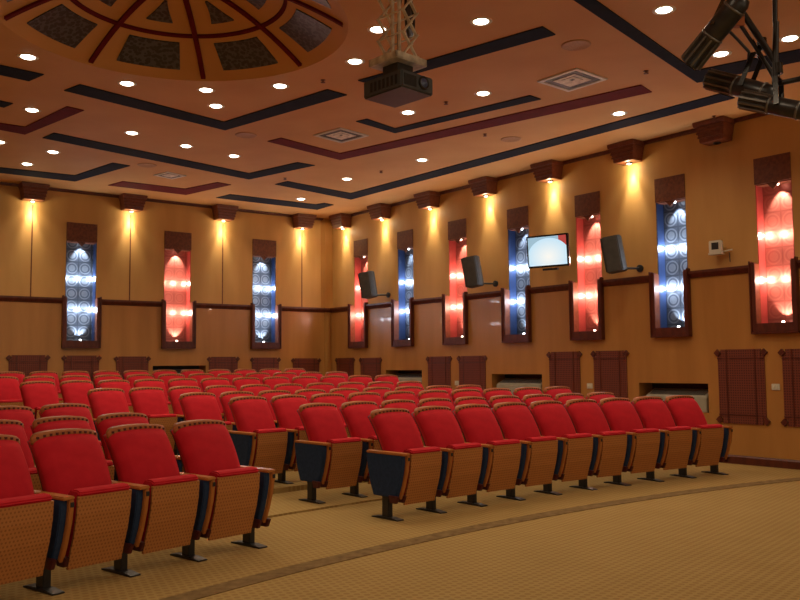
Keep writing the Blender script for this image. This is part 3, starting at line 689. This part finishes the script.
MB().box((-.2, -py_, top - .05), (.2, py_, top)).build('ceiling_plate', M_WHITE, t2)
# black cable hanging beside the lift
pts = [(.05, .04, .1), (.06, .06, .5), (.10, .05, .8), (.04, .06, 1.1), (.06, .05, top)]
m = MB()
for a, b in zip(pts, pts[1:]): m.tube(a, b, .009, n=8)
m.build('power_cable', M_BLACK, t2)
# coiled cable loop
P = far(409, 17, 7.45); m = MB()
for q in range(6):
    R = .19 - .010 * q
    for i in range(24):
        a, b_ = 2 * PI * i / 24, 2 * PI * (i + 1) / 24
        m.tube((P.x + .16 * R * math.cos(a) + .004 * q, P.y + .9 * R * math.cos(a), P.z + R * math.sin(a)), (P.x + .16 * R * math.cos(b_) + .004 * q, P.y + .9 * R * math.cos(b_), P.z + R * math.sin(b_)), .016, n=6)
m.build('cable_coil', M_BLACK, label='coil of black cable hanging beside the projector lift', category='cable')

# ---------------------------------------------------------------- stage lights
M_STEEL = mat('worn_steel', (.045, .045, .048), .35, .6, (.03, .03, .033), 14, 3, metal=.4)
M_SILVER = mat('brushed_edge', (.20, .19, .18), .35, .6, (.14, .135, .13), 14, 3, metal=.6)
def stagelight(p_back, p_front, r, lb, yoke_to, ribs=True):
    p, q = Vector(p_back), Vector(p_front); d = (q - p); L = d.length; d.normalize()
    t = thing('stage_spotlight', lb, 'stage light', p, group='black stage spotlights')
    MB().lathe([(.0001, 0), (r * .7, .01), (r * .95, .05), (r, .12 * L + .05), (r, L * .62), (r * .82, L * .66), (r * .82, L * .95), (r * .92, L * .96), (r * .92, L), (r * .80, L), (r * .76, L - .04), (.0001, L - .04)], (0, 0, 0), d, n=22).build('housing', M_STEEL, t)
    if ribs:
        m = MB()
        e1 = d.orthogonal().normalized(); e2 = d.cross(e1)
        for k in range(10):
            n_ = e1 * math.cos(2 * PI * k / 10) + e2 * math.sin(2 * PI * k / 10)
            m.bar(d * L * .60 + n_ * r * .86, d * L * .99 + n_ * r * .90, .014, .03, up=tuple(n_))
        for k in (.16, .56): m.lathe([(r * .98, 0), (r * 1.08, .004), (r * 1.08, .014), (r * .98, .018)], d * (L * k), d, n=22)
        m.build('cooling_fins', M_SILVER, t)
    MB().lathe([(r * .76, 0), (r * .5, .02), (.0001, .03)], d * (L - .045), d, n=20).build('lens', M_GREY, t)
    y = Vector(yoke_to) - p; mid = d * (L * .45); side = d.cross(Vector((0, 0, 1))).normalized()
    m = MB()
    for s in (-1, 1): m.bar(mid + side * s * r * 1.15, y.lerp(mid, .25) + side * s * r * 1.15, .035, .008, up=tuple(side))
    m.bar(y.lerp(mid, .25) - side * r * 1.2, y.lerp(mid, .25) + side * r * 1.2, .035, .01); m.tube(y.lerp(mid, .25), y, .012)
    m.build('yoke', M_BLACKG, t)
    MB().tube(y - Vector((0, 0, .03)), y + Vector((0, 0, .05)), .035).build('clamp', M_BLACKG, t)
Zs = 6.2
pipe_a, pipe_b = far(700, -22, Zs), far(860, 62, Zs - .7)
stagelight(far(744, -4, Zs - .35), far(690, 64, Zs), .082, 'long black spotlight tilted down to the left in the upper corner', far(738, -14, Zs))
stagelight(far(776, 96, Zs - .1), far(708, 79, Zs + .25), .074, 'black ribbed spotlight lying level below the tilted one', far(762, 45, Zs))
stagelight(far(812, 113, Zs - .3), far(741, 99, Zs), .066, 'lower black spotlight running out of the picture edge', far(778, 70, Zs - .1))
m = MB().tube(far(742, 12, Zs), far(778, 66, Zs - .1), .024).tube(far(737, 20, Zs), far(772, 72, Zs), .014).tube(far(776, 22, Zs - .1), far(775, 88, Zs - .1), .022).tube(far(775, 22, Zs - .1), far(775, -108, Zs - .1), .018)
m.tube(far(752, 40, Zs), far(776, 82, Zs), .012).tube(far(735, -12, Zs), far(735, -108, Zs), .018)
m.build('lighting_rig', M_BLACK, label='black hanging steel frame carrying the stage spotlights', category='lighting frame')
m = MB(); pts = [far(775, 84, Zs - .1), far(783, 82.5, Zs - .15), far(795, 80, Zs - .2), far(812, 76, Zs - .3)]
for a, b in zip(pts, pts[1:]): m.tube(a, b, .02)
m.build('lighting_bar', M_BLACK, label='black pipe running from the rig to the right edge', category='pipe')
m = MB(); pts = [far(731, 18, Zs), far(728, 30, Zs), far(738, 40, Zs), far(749, 52, Zs), far(748, 66, Zs)]
for a, b in zip(pts, pts[1:]): m.tube(a, b, .011)
m.build('rig_cable', M_BLACK, label='loose black cable drooping between the stage spotlights', category='cable')
MB().box((-.045, -.03, -.06), (.045, .03, .05)).build('junction_box', mat('orange_tape', (.45, .13, .04), .6, .3, (.38, .10, .03), 20, 2), loc=far(737, 19, Zs), label='small orange box taped to the lighting frame', category='junction box')
